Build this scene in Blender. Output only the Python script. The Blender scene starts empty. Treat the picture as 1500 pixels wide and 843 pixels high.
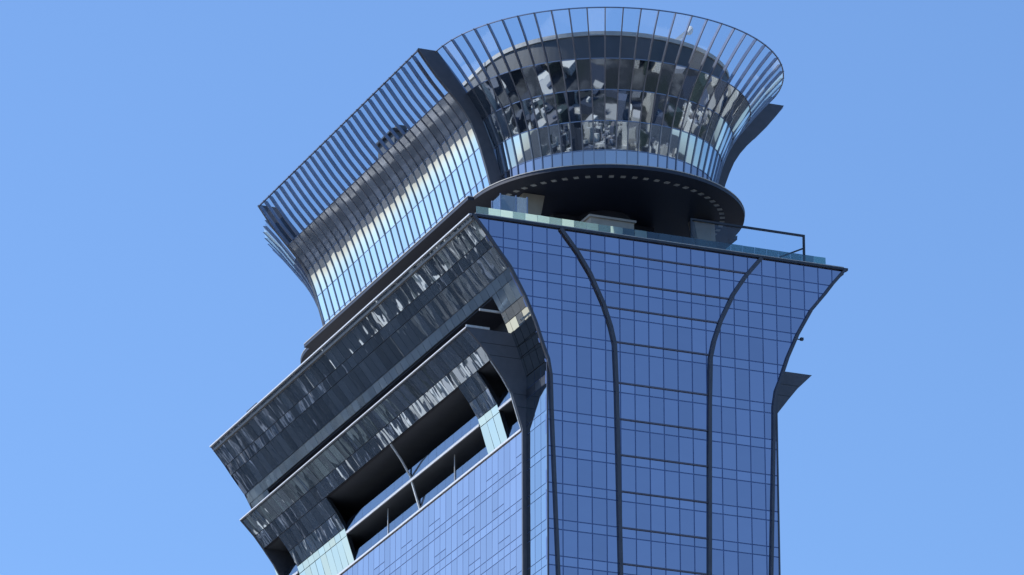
import bpy, math, random
import numpy as np
from mathutils import Matrix, Vector
random.seed(7)
SC = bpy.context.scene
COL = SC.collection
rad = math.radians

# ------------------------------------------------------------------ camera
# axes: x along the front facade, y along the long side (away), z up, metres
F_PX, PITCH, HEAD, ROLL = 8678.0, 0.358694, 0.391476, 0.00191
fw = Vector((math.sin(HEAD)*math.cos(PITCH), math.cos(HEAD)*math.cos(PITCH), math.sin(PITCH)))
rt = Vector((math.cos(HEAD), -math.sin(HEAD), 0))
dn = fw.cross(rt)
RT = rt*math.cos(ROLL) + dn*math.sin(ROLL)
DN = -rt*math.sin(ROLL) + dn*math.cos(ROLL)
CAM = Vector((-227.55, -541.69, 1.6))
cd = bpy.data.cameras.new('camera')
cd.sensor_fit = 'HORIZONTAL'; cd.sensor_width = 36.0; cd.lens = F_PX/1500*36.0
cd.clip_start = 1.0; cd.clip_end = 60000
co = bpy.data.objects.new('camera', cd); COL.objects.link(co)
M = Matrix((RT, -DN, -fw)).transposed().to_4x4(); M.translation = CAM
co.matrix_world = M
SC.camera = co

# ------------------------------------------------------------------ light
SUN_EL = rad(46)
SUN_H = Vector((-0.80, 0.60, 0)).normalized()          # towards the sun: behind, to the left
sdir = SUN_H*math.cos(SUN_EL) + Vector((0, 0, math.sin(SUN_EL)))
W = bpy.data.worlds.new('World'); SC.world = W; W.use_nodes = True
wn = W.node_tree; bg = wn.nodes['Background']
sky = wn.nodes.new('ShaderNodeTexSky'); sky.sky_type = 'NISHITA'
sky.sun_disc = False; sky.sun_elevation = SUN_EL
sky.sun_rotation = math.atan2(SUN_H.x, SUN_H.y)
sky.altitude = 0; sky.air_density = 1.0; sky.dust_density = 0.6; sky.ozone_density = 9.0
wn.links.new(sky.outputs[0], bg.inputs[0]); bg.inputs[1].default_value = 0.15
sl = bpy.data.lights.new('sun', 'SUN'); sl.energy = 4.4; sl.angle = rad(0.53); sl.color = (1.0, 0.95, 0.88)
so = bpy.data.objects.new('sun', sl); COL.objects.link(so)
so.rotation_euler = sdir.to_track_quat('Z', 'Y').to_euler()
SC.view_settings.view_transform = 'Standard'; SC.view_settings.look = 'None'
SC.view_settings.exposure = 0.38; SC.view_settings.gamma = 1.0
SC.render.engine = 'CYCLES'
SC.cycles.max_bounces = 10; SC.cycles.transparent_max_bounces = 24

# ------------------------------------------------------------------ materials
def newmat(name):
    m = bpy.data.materials.new(name); m.use_nodes = True
    nt = m.node_tree
    return m, nt, nt.nodes['Principled BSDF']

def plain(name, col, rough=0.5, metal=0.0, var=0.15, scale=1.5, bump=0.0):
    m, nt, b = newmat(name)
    tc = nt.nodes.new('ShaderNodeTexCoord')
    no = nt.nodes.new('ShaderNodeTexNoise'); no.inputs['Scale'].default_value = scale; no.inputs['Detail'].default_value = 6
    nt.links.new(tc.outputs['Object'], no.inputs['Vector'])
    oi = nt.nodes.new('ShaderNodeObjectInfo')
    ad = nt.nodes.new('ShaderNodeMath'); ad.operation = 'ADD'
    nt.links.new(no.outputs['Fac'], ad.inputs[0])
    mu = nt.nodes.new('ShaderNodeMath'); mu.operation = 'MULTIPLY'; mu.inputs[1].default_value = 0.3
    nt.links.new(oi.outputs['Random'], mu.inputs[0]); nt.links.new(mu.outputs[0], ad.inputs[1])
    r = nt.nodes.new('ShaderNodeValToRGB')
    r.color_ramp.elements[0].position = 0.3; r.color_ramp.elements[1].position = 0.95
    r.color_ramp.elements[0].color = [c*(1-var) for c in col] + [1]
    r.color_ramp.elements[1].color = [min(1, c*(1+var)) for c in col] + [1]
    nt.links.new(ad.outputs[0], r.inputs[0]); nt.links.new(r.outputs[0], b.inputs['Base Color'])
    b.inputs['Roughness'].default_value = rough; b.inputs['Metallic'].default_value = metal
    if bump:
        bp = nt.nodes.new('ShaderNodeBump'); bp.inputs['Strength'].default_value = bump; bp.inputs['Distance'].default_value = 0.02
        nt.links.new(no.outputs['Fac'], bp.inputs['Height']); nt.links.new(bp.outputs[0], b.inputs['Normal'])
    return m

def coated(name, col, var=0.12, wave=0.012, wscale=(0.5, 0.5, 0.5), rough=0.015, metal=1.0, bulge=None, blo=0.5):
    """solar-coated glazing: opaque from outside, mirror-like, slightly wavy sheets"""
    m, nt, b = newmat(name)
    oi = nt.nodes.new('ShaderNodeObjectInfo')
    r = nt.nodes.new('ShaderNodeValToRGB')
    r.color_ramp.elements[0].color = [c*(1-var) for c in col] + [1]
    r.color_ramp.elements[1].color = [min(1, c*(1+var)) for c in col] + [1]
    nt.links.new(oi.outputs['Random'], r.inputs[0])
    # faint dust film
    tc = nt.nodes.new('ShaderNodeTexCoord')
    no2 = nt.nodes.new('ShaderNodeTexNoise'); no2.inputs['Scale'].default_value = 0.9; no2.inputs['Detail'].default_value = 5
    nt.links.new(tc.outputs['Object'], no2.inputs['Vector'])
    rr = nt.nodes.new('ShaderNodeMapRange'); rr.inputs['To Min'].default_value = rough*0.5; rr.inputs['To Max'].default_value = rough*2.5
    nt.links.new(no2.outputs['Fac'], rr.inputs['Value']); nt.links.new(rr.outputs[0], b.inputs['Roughness'])
    nt.links.new(r.outputs[0], b.inputs['Base Color'])
    b.inputs['Metallic'].default_value = metal
    b.inputs['Specular IOR Level'].default_value = 0.5
    mp = nt.nodes.new('ShaderNodeMapping'); mp.inputs['Scale'].default_value = wscale
    vadd = nt.nodes.new('ShaderNodeVectorMath'); vadd.operation = 'ADD'
    sc = nt.nodes.new('ShaderNodeMath'); sc.operation = 'MULTIPLY'; sc.inputs[1].default_value = 97.0
    nt.links.new(oi.outputs['Random'], sc.inputs[0]); nt.links.new(sc.outputs[0], vadd.inputs[1])
    nt.links.new(tc.outputs['Object'], vadd.inputs[0]); nt.links.new(vadd.outputs[0], mp.inputs['Vector'])
    no = nt.nodes.new('ShaderNodeTexNoise'); no.inputs['Scale'].default_value = 1.0; no.inputs['Detail'].default_value = 1.0
    nt.links.new(mp.outputs[0], no.inputs['Vector'])
    bp = nt.nodes.new('ShaderNodeBump'); bp.inputs['Strength'].default_value = 1.0; bp.inputs['Distance'].default_value = wave
    nt.links.new(no.outputs['Fac'], bp.inputs['Height']); nt.links.new(bp.outputs[0], b.inputs['Normal'])
    if bulge:                       # sealed units are never flat: each sheet is dished a little
        v1 = nt.nodes.new('ShaderNodeVectorMath'); v1.operation = 'MULTIPLY'
        v2 = nt.nodes.new('ShaderNodeVectorMath'); v2.operation = 'DOT_PRODUCT'; v2.inputs[1].default_value = bulge
        nt.links.new(tc.outputs['Object'], v1.inputs[0]); nt.links.new(tc.outputs['Object'], v1.inputs[1])
        nt.links.new(v1.outputs[0], v2.inputs[0])
        mr = nt.nodes.new('ShaderNodeMapRange'); mr.inputs['To Min'].default_value = blo; mr.inputs['To Max'].default_value = 1.5
        nt.links.new(oi.outputs['Random'], mr.inputs['Value'])
        mu = nt.nodes.new('ShaderNodeMath'); mu.operation = 'MULTIPLY'
        nt.links.new(v2.outputs['Value'], mu.inputs[0]); nt.links.new(mr.outputs[0], mu.inputs[1])
        b2 = nt.nodes.new('ShaderNodeBump'); b2.inputs['Strength'].default_value = 1.0; b2.inputs['Distance'].default_value = 1.0
        nt.links.new(mu.outputs[0], b2.inputs['Height']); nt.links.new(bp.outputs[0], b2.inputs['Normal'])
        nt.links.new(b2.outputs[0], b.inputs['Normal'])
    return m

def clear(name, tint, gloss=0.08, body=0.0, bodycol=(0.3, 0.5, 0.5)):
    m = bpy.data.materials.new(name); m.use_nodes = True
    nt = m.node_tree; nt.nodes.remove(nt.nodes['Principled BSDF']); out = nt.nodes['Material Output']
    tr = nt.nodes.new('ShaderNodeBsdfTransparent'); tr.inputs[0].default_value = (*tint, 1)
    gl = nt.nodes.new('ShaderNodeBsdfGlossy'); gl.inputs['Roughness'].default_value = 0.02; gl.inputs[0].default_value = (0.9, 0.95, 1, 1)
    lw = nt.nodes.new('ShaderNodeLayerWeight'); lw.inputs[0].default_value = 0.5
    pw = nt.nodes.new('ShaderNodeMath'); pw.operation = 'POWER'; pw.inputs[1].default_value = 5.0
    nt.links.new(lw.outputs['Facing'], pw.inputs[0])
    ma = nt.nodes.new('ShaderNodeMath'); ma.operation = 'MULTIPLY_ADD'; ma.inputs[1].default_value = 0.9; ma.inputs[2].default_value = gloss
    ma.use_clamp = True
    nt.links.new(pw.outputs[0], ma.inputs[0])
    mx = nt.nodes.new('ShaderNodeMixShader'); nt.links.new(ma.outputs[0], mx.inputs[0])
    src = tr
    if body:
        oi = nt.nodes.new('ShaderNodeObjectInfo')
        di = nt.nodes.new('ShaderNodeBsdfTranslucent'); di.inputs[0].default_value = (*bodycol, 1)
        m2 = nt.nodes.new('ShaderNodeMixShader')
        mb = nt.nodes.new('ShaderNodeMath'); mb.operation = 'MULTIPLY'; mb.inputs[1].default_value = body*2
        nt.links.new(oi.outputs['Random'], mb.inputs[0]); nt.links.new(mb.outputs[0], m2.inputs[0])
        nt.links.new(tr.outputs[0], m2.inputs[1]); nt.links.new(di.outputs[0], m2.inputs[2]); src = m2
    nt.links.new(src.outputs[0], mx.inputs[1]); nt.links.new(gl.outputs[0], mx.inputs[2])
    nt.links.new(mx.outputs[0], out.inputs[0])
    return m

MAT = dict(
    front=coated('front_glass', (0.355, 0.352, 0.43), var=0.07, wave=0.006),
    spandrel=coated('front_spandrel_glass', (0.37, 0.37, 0.45), var=0.07, wave=0.006),
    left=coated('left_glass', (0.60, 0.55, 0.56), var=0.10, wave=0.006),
    flare=coated('flared_glass', (0.37, 0.45, 0.54), var=0.25, wave=0.014, wscale=(0.4, 0.75, 0.4), rough=0.014, metal=0.74, bulge=(0.0, 0.006, 0.0), blo=-1.5),
    flare_pale=coated('flared_spandrel_glass', (0.42, 0.52, 0.60), var=0.2, wave=0.008, rough=0.05, metal=0.7),
    pale=coated('pale_glass', (0.50, 0.53, 0.54), var=0.08, wave=0.006),
    crown=coated('crown_glass', (0.58, 0.63, 0.70), var=0.08, wave=0.010),
    crown_greyed=coated('greyed_crown_glass', (0.36, 0.41, 0.49), var=0.25, wave=0.004, rough=0.05, metal=0.55),  # muted grey of the mirrored city painted into the glass colour
    bowl_low=coated('low_bowl_glass', (0.34, 0.33, 0.37), var=0.1, wave=0.004),
    bowl=coated('bowl_glass', (0.37, 0.45, 0.55), var=0.25, wave=0.006, wscale=(0.6, 0.6, 0.5), metal=0.96, bulge=(-0.008, -0.008, -0.006)),
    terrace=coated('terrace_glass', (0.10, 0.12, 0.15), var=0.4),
    backing=plain('joint_blue', (0.07, 0.13, 0.33), 0.35),
    dark_back=plain('joint_dark', (0.010, 0.013, 0.020), 0.5),
    frame=plain('dark_metal', (0.035, 0.042, 0.058), 0.45, 0.3, bump=0.05),
    wing=plain('wing_cladding', (0.080, 0.088, 0.112), 0.5, 0.2, bump=0.05),
    fin=plain('fin_metal', (0.24, 0.26, 0.32), 0.28, 0.8),
    bar=plain('bar_metal', (0.10, 0.10, 0.135), 0.4, 0.3),
    alu=plain('pale_aluminium', (0.62, 0.63, 0.64), 0.35, 0.2, var=0.2, scale=4),
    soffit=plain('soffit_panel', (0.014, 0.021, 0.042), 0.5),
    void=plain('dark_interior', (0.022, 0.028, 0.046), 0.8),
    beige=plain('beige_concrete', (0.27, 0.255, 0.225), 0.8, var=0.2, scale=0.8, bump=0.2),
    rib=plain('rib_metal', (0.065, 0.068, 0.085), 0.4, 0.3),
    lamp=plain('white_lamp', (0.36, 0.39, 0.40), 0.4),
    deck=plain('roof_deck', (0.25, 0.25, 0.25), 0.8, bump=0.2),
    coping=plain('grey_coping', (0.42, 0.42, 0.41), 0.6),
    drum=plain('parapet_wall', (0.060, 0.072, 0.090), 0.6, scale=0.6),
    white=plain('white_paint', (0.8, 0.8, 0.8), 0.4),
    clear=clear('clear_glass', (0.93, 0.96, 0.98), 0.03),
    green=clear('sunlit_green_glass', (0.42, 0.60, 0.57), 0.10, body=0.5, bodycol=(0.75, 0.85, 0.78)),  # whitish body stands in for sunlight on the balustrade
    green_shaded=clear('shaded_green_glass', (0.30, 0.42, 0.42), 0.10),  # same balustrade glass, with the shade put into a darker tint
    lobby=clear('lobby_glass', (0.62, 0.70, 0.72), 0.16, body=0.12, bodycol=(0.6, 0.66, 0.68)),
    balcony=clear('balcony_glass', (0.30, 0.36, 0.46), 0.22),
)

# ------------------------------------------------------------------ helpers
def link(name, me, parent=None, loc=(0, 0, 0), mat=None, kind=None, label=None, cat=None, group=None):
    o = bpy.data.objects.new(name, me); COL.objects.link(o)
    o.location = loc
    if parent is not None: o.parent = parent
    if mat is not None and me is not None and not me.materials: me.materials.append(mat)
    if kind: o['kind'] = kind
    if label: o['label'] = label
    if cat: o['category'] = cat
    if group: o['group'] = group
    return o

class MB:
    def __init__(s): s.v = []; s.f = []
    def add(s, vs, fs):
        n = len(s.v); s.v += [tuple(map(float, v)) for v in vs]; s.f += [tuple(i+n for i in f) for f in fs]
    def box(s, x0, x1, y0, y1, z0, z1):
        s.add([(x0, y0, z0), (x1, y0, z0), (x1, y1, z0), (x0, y1, z0), (x0, y0, z1), (x1, y0, z1), (x1, y1, z1), (x0, y1, z1)],
              [(0, 3, 2, 1), (4, 5, 6, 7), (0, 1, 5, 4), (1, 2, 6, 5), (2, 3, 7, 6), (3, 0, 4, 7)])
    def prism_xz(s, poly, y0, y1):
        n = len(poly)
        vs = [(x, y0, z) for x, z in poly] + [(x, y1, z) for x, z in poly]
        a = sum(poly[i][0]*poly[(i+1) % n][1]-poly[(i+1) % n][0]*poly[i][1] for i in range(n))
        f0 = list(range(n)); f1 = list(range(2*n-1, n-1, -1))
        sides = [(i, i+n, (i+1) % n+n, (i+1) % n) for i in range(n)]
        fs = [tuple(f0), tuple(f1)] + sides
        if a < 0: fs = [tuple(reversed(f)) for f in fs]
        s.add(vs, fs)
    def prism_xy(s, poly, z0, z1):
        n = len(poly)
        vs = [(x, y, z0) for x, y in poly] + [(x, y, z1) for x, y in poly]
        a = sum(poly[i][0]*poly[(i+1) % n][1]-poly[(i+1) % n][0]*poly[i][1] for i in range(n))
        fs = [tuple(reversed(range(n))), tuple(range(n, 2*n))] + [(i, (i+1) % n, (i+1) % n+n, i+n) for i in range(n)]
        if a < 0: fs = [tuple(reversed(f)) for f in fs]
        s.add(vs, fs)
    def bar(s, a, b, w, h=None, up=(0, 0, 1)):
        h = h or w; a = Vector(a); b = Vector(b); d = (b-a).normalized(); u = Vector(up)
        if abs(d.dot(u)) > 0.95: u = Vector((0, 1, 0))
        r = d.cross(u).normalized()*w/2; t = d.cross(r).normalized()*h/2
        vs = [p+q for p in (a, b) for q in (r+t, -r+t, -r-t, r-t)]
        s.add(vs, [(0, 1, 2, 3), (7, 6, 5, 4), (0, 4, 5, 1), (1, 5, 6, 2), (2, 6, 7, 3), (3, 7, 4, 0)])
    def grid(s, rows):
        """rows: list of equal-length point lists -> quad sheet"""
        n = len(rows[0]); b = len(s.v)
        for r in rows: s.v += [tuple(map(float, p)) for p in r]
        for i in range(len(rows)-1):
            for j in range(n-1):
                s.f.append((b+i*n+j, b+i*n+j+1, b+(i+1)*n+j+1, b+(i+1)*n+j))
    def mesh(s, name, smooth=False):
        me = bpy.data.meshes.new(name); me.from_pydata(s.v, [], s.f); me.validate(); me.update()
        if smooth:
            me.polygons.foreach_set('use_smooth', [True]*len(me.polygons))
        return me
    def build(s, name, mat, parent=None, smooth=False, **k):
        return link(name, s.mesh(name, smooth), parent, mat=mat, **k)

CACHE = {}
def pane(name, parent, mat, pts, out, gap=0.10, th=0.05, jit=0.0, kind=None):
    """one flat sheet of glass with its own thickness and edges; pts = outline, out = outward direction"""
    P = [np.array(p, float) for p in pts]; n = len(P)
    if gap:
        Q = []
        for i in range(n):
            a = P[i-1]-P[i]; b = P[(i+1) % n]-P[i]
            a /= np.linalg.norm(a)+1e-9; b /= np.linalg.norm(b)+1e-9
            Q.append(P[i]+(a+b)*gap/2)
        P = Q
    c = sum(P)/n
    nr = np.zeros(3)
    for i in range(n): nr += np.cross(P[i]-c, P[(i+1) % n]-c)
    nr /= np.linalg.norm(nr)+1e-12
    if nr @ np.array(out, float) < 0: P.reverse(); nr = -nr
    key = (name, mat.name, tuple(np.round(np.array([p-c for p in P]).ravel(), 3)))
    me = CACHE.get(key)
    if me is None:
        vs = [tuple(p-c) for p in P] + [tuple(p-c-nr*th) for p in P]
        fs = [tuple(range(n)), tuple(range(2*n-1, n-1, -1))] + [(i, i+n, (i+1) % n+n, (i+1) % n) for i in range(n)]
        me = bpy.data.meshes.new(name); me.from_pydata(vs, [], fs); me.update(); me.materials.append(mat); CACHE[key] = me
    o = link(name, me, parent, tuple(c), kind=kind)
    if jit: o.rotation_euler = [random.gauss(0, rad(jit)) for _ in range(3)]
    return o

def interp(prof):
    zs = [p[0] for p in prof]; xs = [p[1] for p in prof]
    return lambda z: float(np.interp(z, zs, xs))

# ------------------------------------------------------------------ measured profiles
XC, YC, DEP = 13.35, 40.9, 81.8
MOD = 1.672
X_SIDE = interp([(0, 0), (213.6, 0), (215, -.45), (217.8, -1.42), (220.6, -2.66), (223.6, -4.32), (225.7, -6.0), (227, -6.95), (229, -8.65)])
X_HOOD = interp([(0, -.38), (207.85, -.38), (211.75, -1.60), (213.5, -2.67), (215.2, -3.95), (216.6, -5.06), (218.4, -6.83)])
X_CROWN = interp([(237.1, .45), (240.4, -.35), (243.5, -1.28), (245.05, -1.85), (246.6, -2.55), (248.1, -3.66), (249.5, -4.98), (251.06, -6.4), (253.8, -8.6)])
X_WIN = interp([(237.1, 2.0), (239.8, 1.26), (241.82, .7), (244.5, -.27), (247.16, -1.31), (248.26, -2.04), (249.56, -3.0), (252.0, -4.95), (253.9, -6.45)])
R_BOWL = interp([(237.1, 11.95), (240.4, 12.25), (243.5, 13.05), (245.1, 13.65), (246.6, 14.35), (248.1, 15.25), (249.5, 16.35), (252, 18.3), (253.8, 20.0)])
TOP = 229.0
FLOORS = [226.77, 223.54, 220.63, 216.81, 212.25, 208.2, 204.19, 200.15, 196.15, 192.17, 188.15, 184.1]
SPAN = 1.06
YW0, YW1 = 5.65, 76.15         # ends of the hood
YS0, YS1 = 6.2, 75.7         # ends of the slot above it
CW0, CW1 = 15.5, 66.3        # crown wing planes
CY0, CY1 = 15.4, 66.4        # centres of the crown's round ends
mx = lambda x: 2*XC-x

# ------------------------------------------------------------------ ground and the city it reflects
g = MB(); g.add([(-30000, -30000, 0), (30000, -30000, 0), (30000, 30000, 0), (-30000, 30000, 0)], [(0, 1, 2, 3)])
gm, nt, b = newmat('city_ground')
tc = nt.nodes.new('ShaderNodeTexCoord')
vo = nt.nodes.new('ShaderNodeTexVoronoi'); vo.inputs['Scale'].default_value = 0.012
no = nt.nodes.new('ShaderNodeTexNoise'); no.inputs['Scale'].default_value = 0.02; no.inputs['Detail'].default_value = 8
nt.links.new(tc.outputs['Object'], vo.inputs['Vector']); nt.links.new(tc.outputs['Object'], no.inputs['Vector'])
r1 = nt.nodes.new('ShaderNodeValToRGB'); cr = r1.color_ramp
cr.elements[0].color = (.015, .022, .018, 1); cr.elements[0].position = .38
cr.elements[1].color = (.17, .165, .155, 1); cr.elements[1].position = .62
e = cr.elements.new(.5); e.color = (.03, .032, .037, 1)
nt.links.new(no.outputs['Fac'], r1.inputs[0])
mxn = nt.nodes.new('ShaderNodeMixRGB'); mxn.blend_type = 'MULTIPLY'; mxn.inputs[0].default_value = 0.6
nt.links.new(r1.outputs[0], mxn.inputs[1]); sv = nt.nodes.new('ShaderNodeSeparateColor'); nt.links.new(vo.outputs['Color'], sv.inputs[0]); nt.links.new(sv.outputs[0], mxn.inputs[2])
nt.links.new(mxn.outputs[0], b.inputs['Base Color']); b.inputs['Roughness'].default_value = 0.9
g.build('ground', gm, kind='structure')

city_cols = [(.76, .70, .58), (.50, .46, .39), (.30, .30, .31), (.30, .25, .22), (.09, .10, .13), (.035, .042, .06), (.20, .18, .17), (.03, .045, .035)]
city_m = []
for i, c in enumerate(city_cols):
    m, nt, b = newmat('city_wall_%d' % i)
    tc = nt.nodes.new('ShaderNodeTexCoord')
    br = nt.nodes.new('ShaderNodeTexBrick'); br.inputs['Scale'].default_value = 1.0
    br.inputs['Color1'].default_value = (*[x*.45 for x in c], 1); br.inputs['Color2'].default_value = (*[x*.65 for x in c], 1)
    br.inputs['Mortar'].default_value = (*c, 1); br.inputs['Mortar Size'].default_value = 0.9
    br.inputs['Brick Width'].default_value = 5.0; br.inputs['Row Height'].default_value = 4.0
    mp = nt.nodes.new('ShaderNodeCombineXYZ'); sx = nt.nodes.new('ShaderNodeSeparateXYZ')
    nt.links.new(tc.outputs['Object'], sx.inputs[0])
    ad = nt.nodes.new('ShaderNodeMath'); nt.links.new(sx.outputs[0], ad.inputs[0]); nt.links.new(sx.outputs[1], ad.inputs[1])
    nt.links.new(ad.outputs[0], mp.inputs[0]); nt.links.new(sx.outputs[2], mp.inputs[1]); nt.links.new(mp.outputs[0], br.inputs['Vector'])
    ge = nt.nodes.new('ShaderNodeNewGeometry'); s2 = nt.nodes.new('ShaderNodeSeparateXYZ'); nt.links.new(ge.outputs['Normal'], s2.inputs[0])
    mm = nt.nodes.new('ShaderNodeMixRGB'); nt.links.new(s2.outputs[2], mm.inputs[0]); nt.links.new(br.outputs[0], mm.inputs[1])
    mm.inputs[2].default_value = (*c, 1)
    nt.links.new(mm.outputs[0], b.inputs['Base Color']); b.inputs['Roughness'].default_value = 0.7
    city_m.append(m)
cb = MB(); idx = []
rng = random.Random(3)
d2 = Vector((XC-CAM.x, YC-CAM.y, 0)); dl = d2.length; d2 /= dl
def clear_line(x, y, h, r):
    p = Vector((x-CAM.x, y-CAM.y, 0)); t = p.dot(d2); s = abs(p.x*d2.y-p.y*d2.x)
    if p.length < 60+r: return False
    if -20 < x < 60 and -60 < y < 140: return False
    if 0 < t < dl+300 and s < 90+r and h > 0.2*t: return False
    return True
pitch = 46
for ix in range(-62, 62):
    for iy in range(-62, 62):
        if ix % 4 == 0 or iy % 5 == 0: continue
        x = ix*pitch+rng.uniform(-5, 5); y = iy*pitch+rng.uniform(-5, 5)
        if rng.random() < 0.12: continue
        h = 7+rng.expovariate(1/13)
        if rng.random() < 0.06: h = rng.uniform(45, 120)
        near = math.hypot(x-13, y-40) < 900
        wx = rng.uniform(11, 21); wy = rng.uniform(11, 21)
        if near: wx, wy = rng.uniform(17, 22.5), rng.uniform(17, 22.5)
        if not clear_line(x, y, h, 25): continue
        n0 = len(cb.f); ci = rng.choices(range(8), [6, 4, 3, 1, 3, 5, 2, 3])[0]
        if near: ci = rng.choices(range(8), [7, 3, 1, 0, 4, 8, 1, 4])[0]
        cb.box(x-wx, x+wx, y-wy, y+wy, -1, h)
        if rng.random() < .7:
            a, c_ = rng.uniform(-.5, .3)*wx, rng.uniform(-.5, .3)*wy
            cb.box(x+a, x+a+rng.uniform(.3, .6)*wx, y+c_, y+c_+rng.uniform(.3, .6)*wy, h, h+rng.uniform(2, 5))
        idx += [ci]*(6)+[rng.choice([0, 1, 2, 4])]*(len(cb.f)-n0-6)
me = cb.mesh('city')
for m in city_m: me.materials.append(m)
me.polygons.foreach_set('material_index', idx)
link('city', me, kind='stuff', label='sunlit city blocks mirrored in the tower glass', cat='city')

# ------------------------------------------------------------------ the tower
T = link('skyscraper', None, None, (0, 0, 0), label='tall blue glass skyscraper with flared cornice, hooded side terraces and a fluted bowl crown', cat='skyscraper')

# --- inner structure
c = MB()
c.box(.27, 26.43, .45, 81.4, 0, 207.55)
c.box(4.26, 22.44, .45, 81.4, 207.55, 215.35)
c.box(.27, 26.43, .45, 81.4, 215.35, 228.4)
c.build('core_wall', MAT['void'], T)
MB_deck = MB(); MB_deck.box(-8.4, mx(-8.4), .3, 81.5, 228.4, 228.85)
MB_deck.build('terrace_deck', MAT['deck'], T)

# --- front facade
def outline(y, inset=0.0):
    zs = [0, 213.6, 214.3, 215, 216.4, 217.8, 219.2, 220.6, 222.1, 223.6, 224.7, 225.7, 227, 228, 229]
    L = [(X_SIDE(z)+inset, z) for z in zs]; Rr = [(mx(X_SIDE(z))-inset, z) for z in reversed(zs)]
    return Rr + L
b = MB(); b.prism_xz(outline(0), .036, .42)
FRONT = b.build('front_facade', MAT['backing'], T)
b = MB(); b.prism_xz(outline(0), DEP-.42, DEP)
b.build('rear_facade', MAT['front'], T)

def cell(x0, x1, z0, z1, name, mat, inset=.16):
    """front pane clipped to the flared outline"""
    gp = .062; x0 += gp; x1 -= gp; z0 += gp; z1 -= gp
    left = lambda z: X_SIDE(z)+inset; right = lambda z: mx(X_SIDE(z))-inset
    zs = list(np.linspace(z0, z1, 6))
    if left(z0) <= x0 and left(z1) <= x0 and right(z0) >= x1 and right(z1) >= x1: zs = [z0, z1]
    L, Rr = [], []
    for z in zs:
        a = max(x0, left(z)); c_ = min(x1, right(z))
        if c_-a > .06: L.append((a, 0, z)); Rr.append((c_, 0, z))
    if len(L) < 2: return
    pts = Rr + L[::-1]
    pane(name, FRONT, mat, pts, (0, -1, 0), gap=0, th=.03, jit=.06)
k0 = -6; xs = [0.08+MOD*k for k in range(k0, 23)]
levels = [TOP-.25]+FLOORS
for i in range(len(levels)-1):
    hi = levels[i]; lo = levels[i+1]
    for x in xs:
        if i > 0:
            cell(x, x+MOD, hi-SPAN, hi, 'spandrel_pane', MAT['spandrel'])
            cell(x, x+MOD, lo, hi-SPAN, 'window_pane', MAT['front'])
        else:
            cell(x, x+MOD, lo, hi, 'window_pane', MAT['front'])
lo = FLOORS[-1]
b = MB(); b.box(.16, mx(.16), -.01, .05, 0, lo-.05); b.build('lower_glazing', MAT['front'], FRONT)

def ribbon(mb, line, w, y0, y1):
    """band following a line in the facade plane"""
    L, Rr = [], []
    for i, (x, z) in enumerate(line):
        a = line[max(i-1, 0)]; c_ = line[min(i+1, len(line)-1)]
        d = np.array([c_[0]-a[0], c_[1]-a[1]]); d /= np.linalg.norm(d); n = np.array([-d[1], d[0]])*w/2
        L.append((x+n[0], z+n[1])); Rr.append((x-n[0], z-n[1]))
    for i in range(len(line)-1):
        mb.prism_xz([L[i], L[i+1], Rr[i+1], Rr[i]], y0, y1)

def smooth_line(pts, n=40):
    z = np.array([p[1] for p in pts]); x = np.array([p[0] for p in pts])
    zz = np.linspace(z[0], z[-1], n)
    o = np.argsort(z)
    return [(float(np.interp(q, z[o], x[o])), float(q)) for q in zz]
mid = [(8.6, 150), (8.25, 192), (7.97, 211), (7.78, 216.5), (7.35, 218.4), (6.55, 220.8), (5.0, 224.1), (3.5, 226.4), (1.6, 228.75)]
edge = [(2.6, 150), (1.15, 191), (.5, 208.4), (.42, 212), (.12, 213.8), (-.35, 215), (-1.32, 217.8), (-2.56, 220.6), (-4.22, 223.6), (-5.9, 225.7), (-6.85, 227), (-8.4, 228.85)]
for line in (mid, edge):
    for mir in (False, True):
        ln = [(mx(x) if mir else x, z) for x, z in line]
        b = MB(); ribbon(b, ln, .40 if line is mid else .30, -.30, .02)
        b.build('rib', MAT['rib'], FRONT)
RIBX = interp([(z, x) for x, z in mid])
for z in FLOORS:
    a = RIBX(z)+.2
    b = MB(); b.box(a, mx(a), -.12, .0, z-.07, z+.09); b.build('transom_bar', MAT['bar'], FRONT)
# corner edge below the flare
for mir in (False, True):
    b = MB(); x0, x1 = (-.02, .16) if not mir else (mx(.16), mx(-.02))
    b.box(x0, x1, -.06, .06, 0, 213.5); b.build('corner_trim', MAT['rib'], FRONT)
# cornice of the front
b = MB(); b.box(-8.66, mx(-8.66), -.28, .30, TOP-.28, TOP-.02); b.build('cornice', MAT['frame'], T)
b = MB(); b.box(-8.2, mx(-8.2), -.20, .12, TOP-.015, TOP+.10); b.build('coping', MAT['coping'], T)

# --- left side: flared cornice wall, slot, hood, shaft
ys = [MOD*k for k in range(0, 49)]+[DEP]
rowz = [TOP-.12, 226.77, 225.75, 223.57, 222.5]
def sheet(prof, zs, y0, y1, off=0.0, mir=False, th=.25):
    m = MB()
    fx = (lambda z: mx(prof(z)+off)) if mir else (lambda z: prof(z)+off)
    sg = -1 if mir else 1
    poly = [(fx(z), z) for z in zs] + [(fx(z)+sg*th, z) for z in reversed(zs)]
    m.prism_xz(poly, y0, y1); return m
zz_fl = sorted({222.5, 223.57, 224.6, 225.75, 226.77, 227.9, 229}, reverse=True)
SIDE = sheet(X_SIDE, zz_fl, .02, DEP-.02, off=.10).build('flared_side', MAT['dark_back'], T)
for mir in (True,):
    sheet(X_SIDE, zz_fl, .02, DEP-.02, off=.0, mir=True).build('flared_side', MAT['flare'], T)

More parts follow.
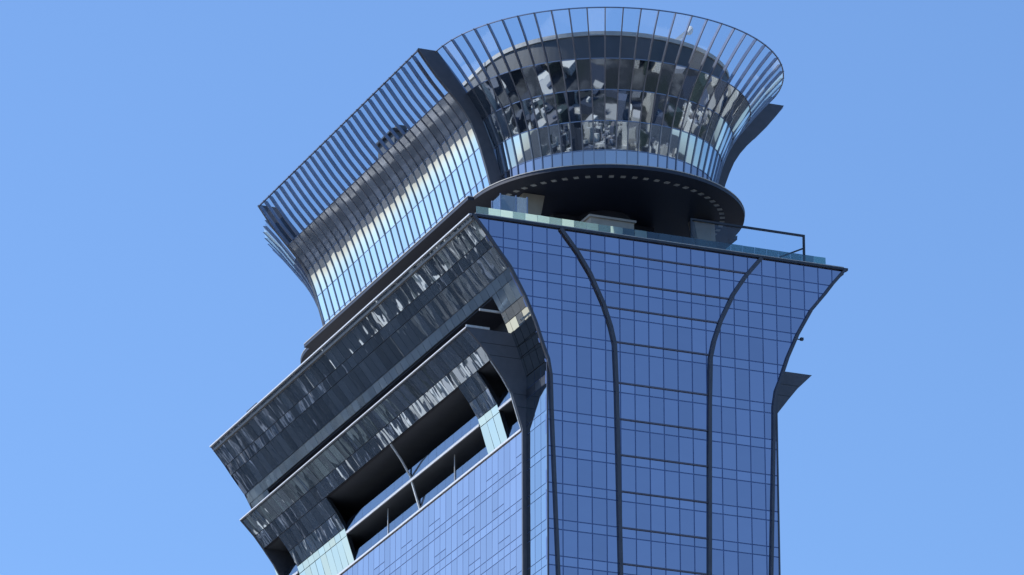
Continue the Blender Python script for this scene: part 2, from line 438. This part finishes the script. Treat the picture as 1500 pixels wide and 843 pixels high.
def side_rows(parent, prof, zlist, ylist, mats, name='glass_panel', jit=.25, gap=.07, maxdz=9, names=None):
    for i in range(len(zlist)-1):
        za, zb = zlist[i], zlist[i+1]
        xa, xb = prof(za), prof(zb)
        m = mats[i]
        for j in range(len(ylist)-1):
            y0, y1 = ylist[j], ylist[j+1]
            if y1-y0 < .3: continue
            pane((names[i] if names else name), parent, m, [(xa, y0, za), (xb, y0, zb), (xb, y1, zb), (xa, y1, za)], (-1, 0, -.5), gap=gap, jit=jit)
side_rows(SIDE, X_SIDE, rowz, ys, [MAT['flare'], MAT['flare'], MAT['flare'], MAT['flare_pale']], names=['glass_panel', 'spandrel_panel', 'glass_panel', 'spandrel_panel'], jit=.18)
# bright edge strip on top of the flare
b = MB(); b.box(-8.80, -8.55, .1, DEP-.1, TOP-.10, TOP+.06); b.build('edge_strip', MAT['alu'], T)

b = MB(); b.box(-8.5, -8.1, 66.5, 69.8, 229.07, 229.55); b.build('gutter_box', MAT['frame'], T)
# piers that carry the flare at both ends (front one in view), running down into the corner strip
PIERZ = [222.5, 220.63, 219.53, 216.81, 215.7, 213.7]
for (ya, yb) in ((.02, YS0), (YS1, DEP-.02)):
    p = sheet(X_SIDE, [222.49, 221.5, 220.63, 219.53, 218.2, 216.81, 215.7, 214.7, 213.7], ya, yb, off=.10).build('flared_pier', MAT['dark_back'], T)
    yl = [ya+MOD*k for k in range(0, 4)]+[yb]
    side_rows(p, X_SIDE, PIERZ, yl, [MAT['flare_pale'], MAT['pale'], MAT['pale'], MAT['pale'], MAT['pale']], jit=.4)
for (ya, yb) in ((.02, YS0), (YS1, DEP-.02)):
    sheet(X_SIDE, [222.49, 220.63, 218.2, 216.81, 215.7, 213.7], ya, yb, off=.0, mir=True).build('flared_pier', MAT['flare'], T)
# corner strip below
for (ya, yb) in ((.10, YW0-.01),):
    b = MB(); b.box(.06, .26, ya, yb, 0, 213.68); ST = b.build('corner_strip', MAT['backing'], T)
    yl = [ya, MOD, 2*MOD, yb]
    zl = [213.68]
    for z in FLOORS[4:]: zl += [z, z-SPAN]
    for i in range(len(zl)-1):
        nm = 'window_pane' if i % 2 == 0 else 'spandrel_pane'
        for j in range(3):
            mt = MAT['pale'] if i != 1 else MAT['frame']
            pane(nm, ST, mt, [(0, yl[j], zl[i]), (0, yl[j], zl[i+1]), (0, yl[j+1], zl[i+1]), (0, yl[j+1], zl[i])], (-1, 0, 0), gap=.08, jit=.08)
    b = MB(); b.box(0, .05, ya, yb, 0, zl[-1]-.05); b.build('lower_glazing', MAT['left'], ST)
# slot: dark soffit, hood top and two pale stays
for mir in (False, True):
    b = MB(); x0, x1 = -3.55, .24
    xx = (x0, x1) if not mir else (mx(x1), mx(x0))
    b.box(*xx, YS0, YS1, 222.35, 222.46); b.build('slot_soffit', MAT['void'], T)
for (xa, xb, y, z) in ((-5.0, -2.4, 6.6, 220.95), (-6.7, -4.0, 6.2, 218.75)):
    b = MB(); b.box(xa, xb, y-.08, y+.08, z-.12, z+.12); b.build('slot_stay', MAT['alu'], T)

# hood
HOOD = sheet(X_HOOD, [218.33, 217.5, 216.6, 215.9, 215.2], YW0+.3, YW1-.3, off=.10).build('side_hood', MAT['dark_back'], T)
b = MB(); b.box(-6.73, .24, YW0+.3, YW1-.3, 218.21, 218.32); b.build('hood_roof', MAT['frame'], T)
hy = [YW0+.3]+[YW0+.3+MOD*k for k in range(1, 42)]+[YW1-.3]
side_rows(HOOD, X_HOOD, [218.35, 216.6, 215.2], hy, [MAT['flare'], MAT['flare']], names=['glass_panel', 'lower_panel'], jit=.2)
b = MB(); b.box(-6.93, -6.73, YW0+.1, YW1-.1, 218.33, 218.46); b.build('edge_strip', MAT['alu'], T)
sheet(X_HOOD, [218.4, 217.5, 216.6, 215.9, 215.2, 213.5, 211.75, 207.85], YW0+.3, YW1-.3, off=.0, mir=True).build('side_hood', MAT['flare'], T)
# end wings of the hood, running down as a dark fin
wz = [218.4, 217.5, 216.6, 215.9, 215.2, 214.3, 213.5, 212.6, 211.75, 209.8, 207.85, 195, 0]
for mir in (False, True):
    for (ya, yb) in ((YW0, YW0+.3), (YW1-.3, YW1)):
        poly = [(X_HOOD(z)-.06, z) for z in wz]+[(.04, 0), (.04, 218.4)]
        if mir: poly = [(mx(x), z) for x, z in poly]
        b = MB(); b.prism_xz(poly, ya, yb); w = b.build('hood_wing', MAT['wing'], T)
        if ya == YW0:
            for z in (216.9, 215.6, 211.6, 210.2):
                b = MB(); xa, xb = X_HOOD(z)+.1, 0.0
                if mir: xa, xb = mx(xb), mx(xa)
                b.box(xa, xb, ya-.012, ya+.01, z-.03, z+.03); b.build('panel_joint', MAT['dark_back'], w)
# pale edge along the front wing where it meets the openings
b = MB(); ln = [(X_HOOD(z)-.10, z) for z in (215.1, 213.5, 211.75, 209.8, 207.9)]
ribbon(b, ln, .09, YW0+.30, YW0+.42); b.build('wing_edge_trim', MAT['alu'], T)

# glazed pillars between the terrace openings
for (ya, yb) in ((9.9, 15.3), (55.5, 70.9)):
    p = sheet(X_HOOD, [215.19, 214.3, 213.5, 212.6, 211.75, 209.8, 207.9], ya, yb, off=.10, th=.4).build('hood_pillar', MAT['dark_back'], T)
    n = max(2, round((yb-ya)/MOD)); yl = list(np.linspace(ya, yb, n+1))
    side_rows(p, X_HOOD, [215.2, 213.5, 211.8, 210.95, 207.9], yl, [MAT['flare'], MAT['flare'], MAT['pale'], MAT['pale']], jit=.4)
# terraces: floor slabs, back wall, dark ends, ceiling
b = MB(); b.box(-3.8, 4.25, YW0+.3, YW1-.3, 215.21, 215.33); b.build('terrace_ceiling', MAT['drum'], T)
b = MB(); b.box(-1.38, 4.25, YW0+.3, YW1-.3, 211.10, 211.35); MIDS = b.build('terrace_slab', MAT['drum'], T)
for ya, yb in ((YW0+.31, 9.85), (15.35, 55.4), (71.0, YW1-.31)):
    b = MB(); b.box(-1.52, -1.382, ya, yb, 211.07, 211.40); b.build('slab_edge', MAT['alu'], MIDS)
b = MB(); b.box(-.28, 4.25, YW0+.3, YW1-.3, 207.58, 207.85); b.build('terrace_slab', MAT['drum'], T)
b = MB(); b.box(-.54, -.18, YW0+.31, YW1-.31, 207.70, 207.93); b.build('sill', MAT['alu'], T)
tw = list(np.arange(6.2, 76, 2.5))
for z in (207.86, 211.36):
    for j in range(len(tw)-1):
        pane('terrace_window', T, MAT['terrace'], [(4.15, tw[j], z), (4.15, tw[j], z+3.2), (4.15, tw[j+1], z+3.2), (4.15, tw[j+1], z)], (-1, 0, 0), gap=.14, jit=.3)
# slender curved column and posts
b = MB(); ln = [(X_HOOD(z)+.05, z) for z in (215.15, 214.3, 213.5, 212.6, 211.75, 209.8, 207.95)]
ribbon(b, ln, .16, 35.3, 35.55); b.build('slender_column', MAT['alu'], T)
for y in (25.0, 45.0):
    b = MB(); b.bar((-.42, y, 207.94), (-.42, y, 211.05), .09); b.build('balcony_post', MAT['alu'], T)
# glass balustrades of the terraces
def balcony(ya, yb, x, z0, z1):
    n = max(1, round((yb-ya)/2.4)); yl = np.linspace(ya, yb, n+1)
    for j in range(n):
        pane('balustrade_glass', T, MAT['balcony'], [(x, yl[j], z0), (x, yl[j], z1), (x, yl[j+1], z1), (x, yl[j+1], z0)], (-1, 0, 0), gap=.03, th=.03, jit=.15)
for ya, yb in ((6.1, 9.8), (15.5, 35.2), (35.7, 55.3), (71.0, 75.7)):
    balcony(ya, yb, -1.42, 211.42, 212.65)
    balcony(ya, yb, -.36, 207.95, 209.15)

# left shaft glazing below the sill
b = MB(); b.box(-.34, .26, YW0+.3, YW1-.3, 0, 207.57); SHAFT = b.build('left_shaft', MAT['backing'], T)
sy = [YW0+.3]+[YW0+.3+MOD*k for k in range(1, 42)]+[YW1-.3]
zl = [207.69]
for z in FLOORS[6:]:
    zl += [z, z-SPAN]
for i in range(len(zl)-1):
    za, zb = zl[i], zl[i+1]
    for j in range(len(sy)-1):
        y0, y1 = sy[j], sy[j+1]
        q = lambda a, c_: [(-.38, y0, a), (-.38, y0, c_), (-.38, y1, c_), (-.38, y1, a)]
        if i % 2 == 0:
            if (j*7+i) % 5 in (0, 3) and za-zb > 2:
                zm = zb+.95
                pane('window_pane', SHAFT, MAT['left'], q(za, zm), (-1, 0, 0), gap=.09, jit=.07)
                pane('vent_pane', SHAFT, MAT['left'], q(zm, zb), (-1, 0, 0), gap=.09, jit=.12)
            else:
                pane('window_pane', SHAFT, MAT['left'], q(za, zb), (-1, 0, 0), gap=.09, jit=.07)
        else:
            pane('spandrel_pane', SHAFT, MAT['left'], q(za, zb), (-1, 0, 0), gap=.09, jit=.07)
b = MB(); b.box(-.38, -.345, YW0+.3, YW1-.3, 0, zl[-1]-.05); b.build('lower_glazing', MAT['left'], SHAFT)
b = MB(); b.box(26.4, mx(-.38), YW0+.3, YW1-.3, 0, 207.57); b.build('right_shaft', MAT['left'], T)
b = MB(); b.box(26.44, 26.64, .1, YW0, 0, 213.68); b.build('right_corner_strip', MAT['left'], T)
b = MB(); b.box(.06, .26, YW1, DEP-.1, 0, 213.68); b.build('rear_corner_strip', MAT['left'], T)

# ------------------------------------------------------------------ crown
def arc(R, cy, a0, a1, n):
    """angles from the front apex, positive to the right"""
    out = []
    for i in range(n+1):
        a = a0+(a1-a0)*i/n; out.append((XC+R*math.sin(a), cy-R*math.cos(a)))
    return out
PI = math.pi
def stadium(Rd, half, n=64):
    f_ = arc(Rd, CY0, -PI/2, PI/2, n)                       # front, left to right
    r_ = [(mx(x), CY0+CY1-y) for x, y in f_]                # rear, right to left
    return f_ + [(XC+half, CY0+.05), (XC+half, CY1-.05)] + r_ + [(XC-half, CY1-.05), (XC-half, CY0+.05)]
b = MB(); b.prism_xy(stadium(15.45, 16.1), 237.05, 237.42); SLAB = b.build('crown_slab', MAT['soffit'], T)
b = MB(); b.prism_xy(stadium(15.50, 16.15), 237.43, 237.52); b.build('slab_rim', MAT['coping'], SLAB)
for cy, sg in ((CY0, 1),):
    for k in range(-15, 16):
        a = rad(5.625)*(k+.5); R = 13.0
        ca, sa = math.cos(a), math.sin(a)
        P4 = []
        for dr, dt in ((-.26, -.26), (.26, -.26), (.26, .26), (-.26, .26)):
            P4.append((XC+(R+dr)*sa+dt*ca, cy-(R+dr)*ca+dt*sa))
        b = MB(); b.prism_xy(P4, 236.98, 237.04); b.build('soffit_light', MAT['lamp'], SLAB)
# pavilion core under the crown
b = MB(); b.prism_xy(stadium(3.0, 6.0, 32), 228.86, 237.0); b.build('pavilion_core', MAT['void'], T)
# body behind the crown glass (opaque backing of bowl and walls)
BZ = [237.53, 239.0, 240.4, 242, 243.5, 245, 246.6, 248, 249.4]
m = MB(); rows = []
for z in BZ:
    Rb = R_BOWL(z)-.12; xh = XC-X_CROWN(z)-.12
    pl = arc(Rb, CY0, -PI/2, PI/2, 64)
    rr = [(mx(x), CY0+CY1-y) for x, y in pl]
    ring = pl + [(XC+xh, CY0+.2), (XC+xh, CY1-.2)] + rr + [(XC-xh, CY1-.2), (XC-xh, CY0+.2)]
    rows.append([(x, y, z) for x, y in ring+[ring[0]]])
m.grid(rows)
b = m.build('crown_shell', MAT['dark_back'], T)
# roof inside the screen
zr = 249.42; Rr_ = R_BOWL(zr)-.05; xh = XC-X_CROWN(zr)-.05
pl = arc(Rr_, CY0, -PI/2, PI/2, 64); rr = [(mx(x), CY0+CY1-y) for x, y in pl]
b = MB(); b.prism_xy(pl+[(XC+xh, CY0+.2), (XC+xh, CY1-.2)]+rr+[(XC-xh, CY1-.2), (XC-xh, CY0+.2)], 249.40, 249.5)
b.build('crown_roof', MAT['drum'], T)
b = MB(); b.prism_xy(stadium(13.9, 14.0), 249.51, 253.1); PAR = b.build('roof_parapet', MAT['drum'], T)
b = MB(); b.prism_xy(stadium(14.05, 14.15), 253.11, 253.6); b.build('coping', MAT['coping'], PAR)
b = MB(); b.box(.6, 6.0, 46.3, 51.5, 253.61, 257.2); PL = b.build('plant_room', MAT['drum'], T)
b = MB(); b.box(.2, 6.4, 45.9, 51.9, 257.21, 257.45); b.build('plant_room_roof', MAT['frame'], PL)
b = MB(); b.box(1.2, 2.4, 47.0, 48.2, 257.46, 258.4); b.build('vent_box', MAT['drum'], PL)

# straight screens
CZ = [237.55, 240.4, 243.5, 246.6, 249.45]
SZ = [249.45, 251.6, 253.75]
NB = 30
yc = list(np.linspace(CW0+.15, CW1-.15, NB+1))
SCR = MB(); SCR.box(XC-16.0, XC-15.7, CW0, CW1, 237.53, 237.60); SCR = SCR.build('crown_side_screen', MAT['alu'], T)
def curved_pane(parent, mat, prof, za, zb, y0, y1, jit, gap=.06, n=5):
    key = ('curved', round(za, 3)); me = CACHE.get(key)
    zc = (za+zb)/2; xc_ = prof(zc); yh = (y1-y0)/2-gap/2
    if me is None:
        zs = np.linspace(za+gap/2, zb-gap/2, n+1)
        pt = np.polyfit([za, (za+zb)/2, zb], [prof(za), prof((za+zb)/2), prof(zb)], 2)
        fx = lambda z: float(np.polyval(pt, z))-xc_
        m = MB(); m.grid([[(fx(z), -yh, z-zc), (fx(z), yh, z-zc)] for z in zs]); nf = len(m.f)
        for f_ in range(nf): m.f[f_] = tuple(reversed(m.f[f_]))
        m.prism_xz([(fx(z)+.004, z-zc) for z in zs]+[(fx(z)+.05, z-zc) for z in reversed(zs)], -yh, yh)
        me = m.mesh('glass_panel'); me.materials.append(mat)
        me.polygons.foreach_set('use_smooth', [i < nf for i in range(len(me.polygons))]); CACHE[key] = me
    o = link('glass_panel', me, parent, (xc_, (y0+y1)/2, zc))
    o.rotation_euler = [random.gauss(0, rad(jit)) for _ in range(3)]
for i in range(4):
    for j in range(NB): curved_pane(SCR, MAT['crown' if i < 3 else 'crown_greyed'], X_CROWN, CZ[i], CZ[i+1], yc[j], yc[j+1], .22)
for i in range(NB):
    for za, zb in ((249.5, 253.75),):
        nz = 3; zs = np.linspace(za, zb, nz)
        m = MB()
        m.grid([[(X_CROWN(z), yc[i]+.05, z), (X_CROWN(z), yc[i+1]-.05, z)] for z in zs])
        m.grid([[(X_CROWN(z)+.04, yc[i]+.05, z), (X_CROWN(z)+.04, yc[i+1]-.05, z)] for z in zs])
        m.build('clear_panel', MAT['clear'], SCR)
ZF = [237.55, 239.0, 240.4, 241.5, 242.5, 243.5, 244.8, 246.13, 247.3, 248.36, 249.5, 251.06, 252.4, 253.85]
def fin_mesh_side(inn, outw, th):
    m = MB()
    for i in range(len(ZF)-1):
        za, zb = ZF[i], ZF[i+1]
        ia = inn if za >= 249.4 else .03
        ow = outw if za >= 249.4 else .10
        m.prism_xz([(X_CROWN(za)-ow, za), (X_CROWN(zb)-ow, zb), (X_CROWN(zb)+ia, zb), (X_CROWN(za)+ia, za)], -th/2, th/2)
    return m.mesh('fin')
fm = fin_mesh_side(.38, .16, .13); fm.materials.append(MAT['fin'])
for y in yc:
    link('fin', fm, SCR, (0, y, 0))
b = MB(); b.box(X_CROWN(253.8)-.1, X_CROWN(253.8)+.1, CW0, CW1, 253.78, 253.9); b.build('top_rail', MAT['fin'], SCR)
# transoms
for z in CZ[1:]:
    b = MB(); b.box(X_CROWN(z)-.03, X_CROWN(z)+.05, CW0+.1, CW1-.1, z-.05, z+.05); b.build('transom', MAT['fin'], SCR)
# right-hand screen and rear bowl: joined, out of view
m = MB(); m.grid([[(mx(X_CROWN(z)), CW1, z), (mx(X_CROWN(z)), CW0, z)] for z in ZF[:11]])
RS = m.build('crown_side_screen', MAT['crown'], T)
fm2 = fm.copy()
for v in fm2.vertices: v.co.x = mx(v.co.x)
fm2.flip_normals()
for y in yc: link('fin', fm2, RS, (0, y, 0))
m = MB(); m.grid([[(mx(X_CROWN(z)), CW1, z), (mx(X_CROWN(z)), CW0, z)] for z in (249.5, 251.6, 253.75)])
m.build('clear_panel', MAT['clear'], RS)

# wings of the crown
for mir in (False, True):
    for ya, yb in ((CW0-.25, CW0+.15), (CW1-.15, CW1+.25)):
        zs = [237.53, 239.3, 240.8, 242.1, 243.4, 244.8, 246.13, 247.3, 248.36, 249.5, 251.06, 252.4, 253.95]
        for name, xi, mat, dy in (('crown_wing', lambda z: X_WIN(z), MAT['wing'], 0),):
            poly = [(X_CROWN(z)-.10, z) for z in zs]+[(xi(z), z) for z in reversed(zs)]
            if mir: poly = [(mx(x), z) for x, z in poly]
            b = MB()
            for i in range(len(zs)-1):
                q = [(X_CROWN(zs[i])-.10, zs[i]), (X_CROWN(zs[i+1])-.10, zs[i+1]), (xi(zs[i+1]), zs[i+1]), (xi(zs[i]), zs[i])]
                if mir: q = [(mx(x), z) for x, z in q]
                b.prism_xz(q, ya, yb)
            b.build(name, mat, T)

# front bowl: flat panes, radial fins
BOWL = MB()
rimp = arc(R_BOWL(237.55)+.12, CY0, -PI/2+.02, PI/2-.02, 64); rimi = arc(R_BOWL(237.55)-.1, CY0, -PI/2+.02, PI/2-.02, 64)
BOWL.prism_xy(rimp+rimi[::-1], 237.53, 237.62); BOWL = BOWL.build('crown_bowl', MAT['alu'], T)
NBW = 32; da = PI/NBW
def bp(a, z, off=0.0, cy=CY0):
    R = R_BOWL(z)+off; return (XC+R*math.sin(a), cy-R*math.cos(a), z)
for k in range(NBW):
    a0 = -PI/2+k*da; a1 = a0+da; am = (a0+a1)/2
    out = (math.sin(am), -math.cos(am), -.4)
    for i in range(4):
        za, zb = CZ[i], CZ[i+1]
        pane('glass_panel', BOWL, MAT['bowl' if i else 'bowl_low'], [bp(a0, za), bp(a1, za), bp(a1, zb), bp(a0, zb)], out, gap=.07, jit=.3 if i > 1 else .12)
    m = MB()
    for off in (0, -.04):
        m.grid([[bp(a0+.004, z, off), bp(a1-.004, z, off)] for z in (249.5, 251.6, 253.75)])
    m.build('clear_panel', MAT['clear'], BOWL)
def fin_bowl(th, outw, inn):
    m = MB()
    for i in range(len(ZF)-1):
        za, zb = ZF[i], ZF[i+1]; ia = inn if za >= 249.4 else .03
        m.prism_xz([(R_BOWL(za)+outw, za), (R_BOWL(zb)+outw, zb), (R_BOWL(zb)-ia, zb), (R_BOWL(za)-ia, za)], -th/2, th/2)
    return m.mesh('fin')
fb = fin_bowl(.12, .13, .34); fb.materials.append(MAT['fin'])
for k in range(NBW+1):
    o = link('fin', fb, BOWL, (XC, CY0, 0)); a = -PI/2+k*da
    o.rotation_euler = (0, 0, a-PI/2)
o_ = arc(R_BOWL(253.8)+.07, CY0, -PI/2, PI/2, 96); i_ = arc(R_BOWL(253.8)-.07, CY0, -PI/2, PI/2, 96)
m = MB()
for i in range(96): m.prism_xy([o_[i], o_[i+1], i_[i+1], i_[i]], 253.78, 253.88)
m.build('top_rail', MAT['fin'], BOWL)
for z in CZ[1:]:
    o_ = arc(R_BOWL(z)+.04, CY0, -PI/2, PI/2, 64); i_ = arc(R_BOWL(z)-.05, CY0, -PI/2, PI/2, 64); m = MB()
    for i in range(64): m.prism_xy([o_[i], o_[i+1], i_[i+1], i_[i]], z-.05, z+.05)
    m.build('transom', MAT['fin'], BOWL)
# rear bowl
m = MB()
for i in range(10):
    za, zb = ZF[i], ZF[i+1]
    m.grid([[bp(PI/2+j*PI/48, z, 0, CY1) for j in range(49)] for z in (za, zb)])
RB = m.build('crown_bowl', MAT['bowl'], T)
for k in range(NBW+1):
    o = link('fin', fb, RB, (XC, CY1, 0)); o.rotation_euler = (0, 0, PI/2+k*da-PI/2)
m = MB(); m.grid([[bp(PI/2+j*PI/48, z, 0, CY1) for j in range(49)] for z in (249.5, 251.6, 253.75)])
m.build('clear_panel', MAT['clear'], RB)

# splayed columns below the crown slab
def column(x0t, x1t, x0b, x1b, y0, y1):
    b = MB(); b.prism_xz([(x0b, 228.86), (x1b, 228.86), (x1t, 237.0), (x0t, 237.0)], y0, y1)
    b.build('splayed_column', MAT['beige'], T)
column(2.0, 4.5, 1.5, 2.9, 11.1, 12.6)
column(mx(4.5), mx(2.0), mx(2.9), mx(1.5), 11.1, 12.6)

# ------------------------------------------------------------------ loose things on the tower
B = link('glass_balustrade', None, None, (XC, .5, 228.86), label='low green glass balustrade along the terrace edge above the blue front facade', cat='balustrade')
xb = np.linspace(-7.9, 33.0, 30)
for i in range(29):
    o = pane('glass_sheet', B, MAT['green' if i < 12 or i in (13, 28) else 'green_shaded'], [(xb[i], .35, 228.9), (xb[i+1], .35, 228.9), (xb[i+1], .35, 230.1), (xb[i], .35, 230.1)], (0, -1, 0), gap=.03, th=.03, jit=.5)  # mostly left sheets painted sunlit, the others painted shaded
    o.location = Vector(o.location)-B.location
b = MB(); b.box(-7.95-XC, 33.05-XC, -.12, .02, 0, .14); b.build('base_channel', MAT['coping'], B)

Wd = link('glass_screen', None, None, (33.1, 6.0, 228.86), label='tall glass wind screen in a dark steel frame at the end of the roof terrace', cat='screen')
zt = 234.65-228.86
b = MB(); b.bar((-13.6, 0, zt), (.11, 0, zt), .22, .22); b.build('top_rail', MAT['frame'], Wd)
b = MB(); b.bar((0, 0, 0), (0, 0, zt-.11), .22, .22); b.build('post', MAT['frame'], Wd)
b = MB(); b.bar((-13.5, 0, 0), (-13.5, 0, zt-.11), .22, .22); b.build('post', MAT['frame'], Wd)
b = MB(); b.bar((-.11, 0, 4.3), (-2.9, 0, 2.9), .16, .16, up=(0, 1, 0)); b.build('stay', MAT['frame'], Wd)
for i in range(6):
    x0 = -13.38+i*2.21
    pane('glass_sheet', Wd, MAT['clear'], [(x0, .09, .1), (x0+2.2, .09, .1), (x0+2.2, .09, zt-.12), (x0, .09, zt-.12)], (0, -1, 0), gap=.04, th=.03)

K = link('roof_box', None, None, (9.0, 3.6, 228.86), label='beige box with an overhanging cap on the terrace under the dark soffit', cat='box')
b = MB(); b.box(-2.55, 2.55, -.5, 3.0, 0, 3.1); b.build('body', MAT['beige'], K)
b = MB(); b.box(-2.75, 2.75, -.7, 3.2, 3.101, 3.35); b.build('cap', MAT['beige'], K)

G = link('glass_lobby', None, None, (-1.6, 6.0, 228.86), label='small clear glass enclosure beside the splayed beige column under the crown', cat='enclosure')
for i, (p0, p1) in enumerate((((-1.2, 0), (.6, 0)), ((.6, 0), (1.9, 0)), ((-1.2, 0), (-1.2, 2.4)))):
    pane('glass_sheet', G, MAT['lobby'], [(*p0, 0.05), (*p1, 0.05), (*p1, 5.4), (*p0, 5.4)], (-.3, -1, 0), gap=.06, th=.04)
for x, y in ((-1.2, 0), (.6, 0), (1.9, 0), (-1.2, 2.4)):
    b = MB(); b.bar((x, y, 0), (x, y, 5.5), .12); b.build('frame_post', MAT['fin'], G)

A = link('satellite_dish', None, None, (16.9, 2.6, 253.62), label='small white antenna dish on a leaning arm at the rim of the crown roof', cat='antenna')
b = MB(); b.bar((-.6, 0, -.02), (.85, -.3, 1.35), .42); b.build('arm', MAT['white'], A)
m = MB(); n = 14
rows = []
for i in range(5):
    r = .55*i/4; d = .25*(i/4)**2
    rows.append([(1.0+d*.6-.0+r*math.cos(t)*.5, -.35-r*math.cos(t)*.6, 1.45+d*.5+r*math.sin(t)) for t in [2*PI*j/n for j in range(n+1)]])
m.grid(rows); m.build('dish', MAT['white'], A)
b = MB(); b.bar((1.0, -.4, 1.35), (1.35, -.65, 1.75), .06); b.build('feed_arm', MAT['white'], A)

Fl = link('floodlight', None, None, (29.35, .1, 220.1), label='tiny dark floodlight on a bracket at the flared facade edge above the dark wedge', cat='lamp')
b = MB(); b.bar((-.1, 0, 0), (.35, 0, .0), .10); b.build('bracket', MAT['frame'], Fl)
b = MB(); b.box(.3, .62, -.16, .16, -.08, .22); b.build('housing', MAT['frame'], Fl)
b = MB(); b.box(.62, .64, -.13, .13, -.05, .19); b.build('lens', MAT['coping'], Fl)
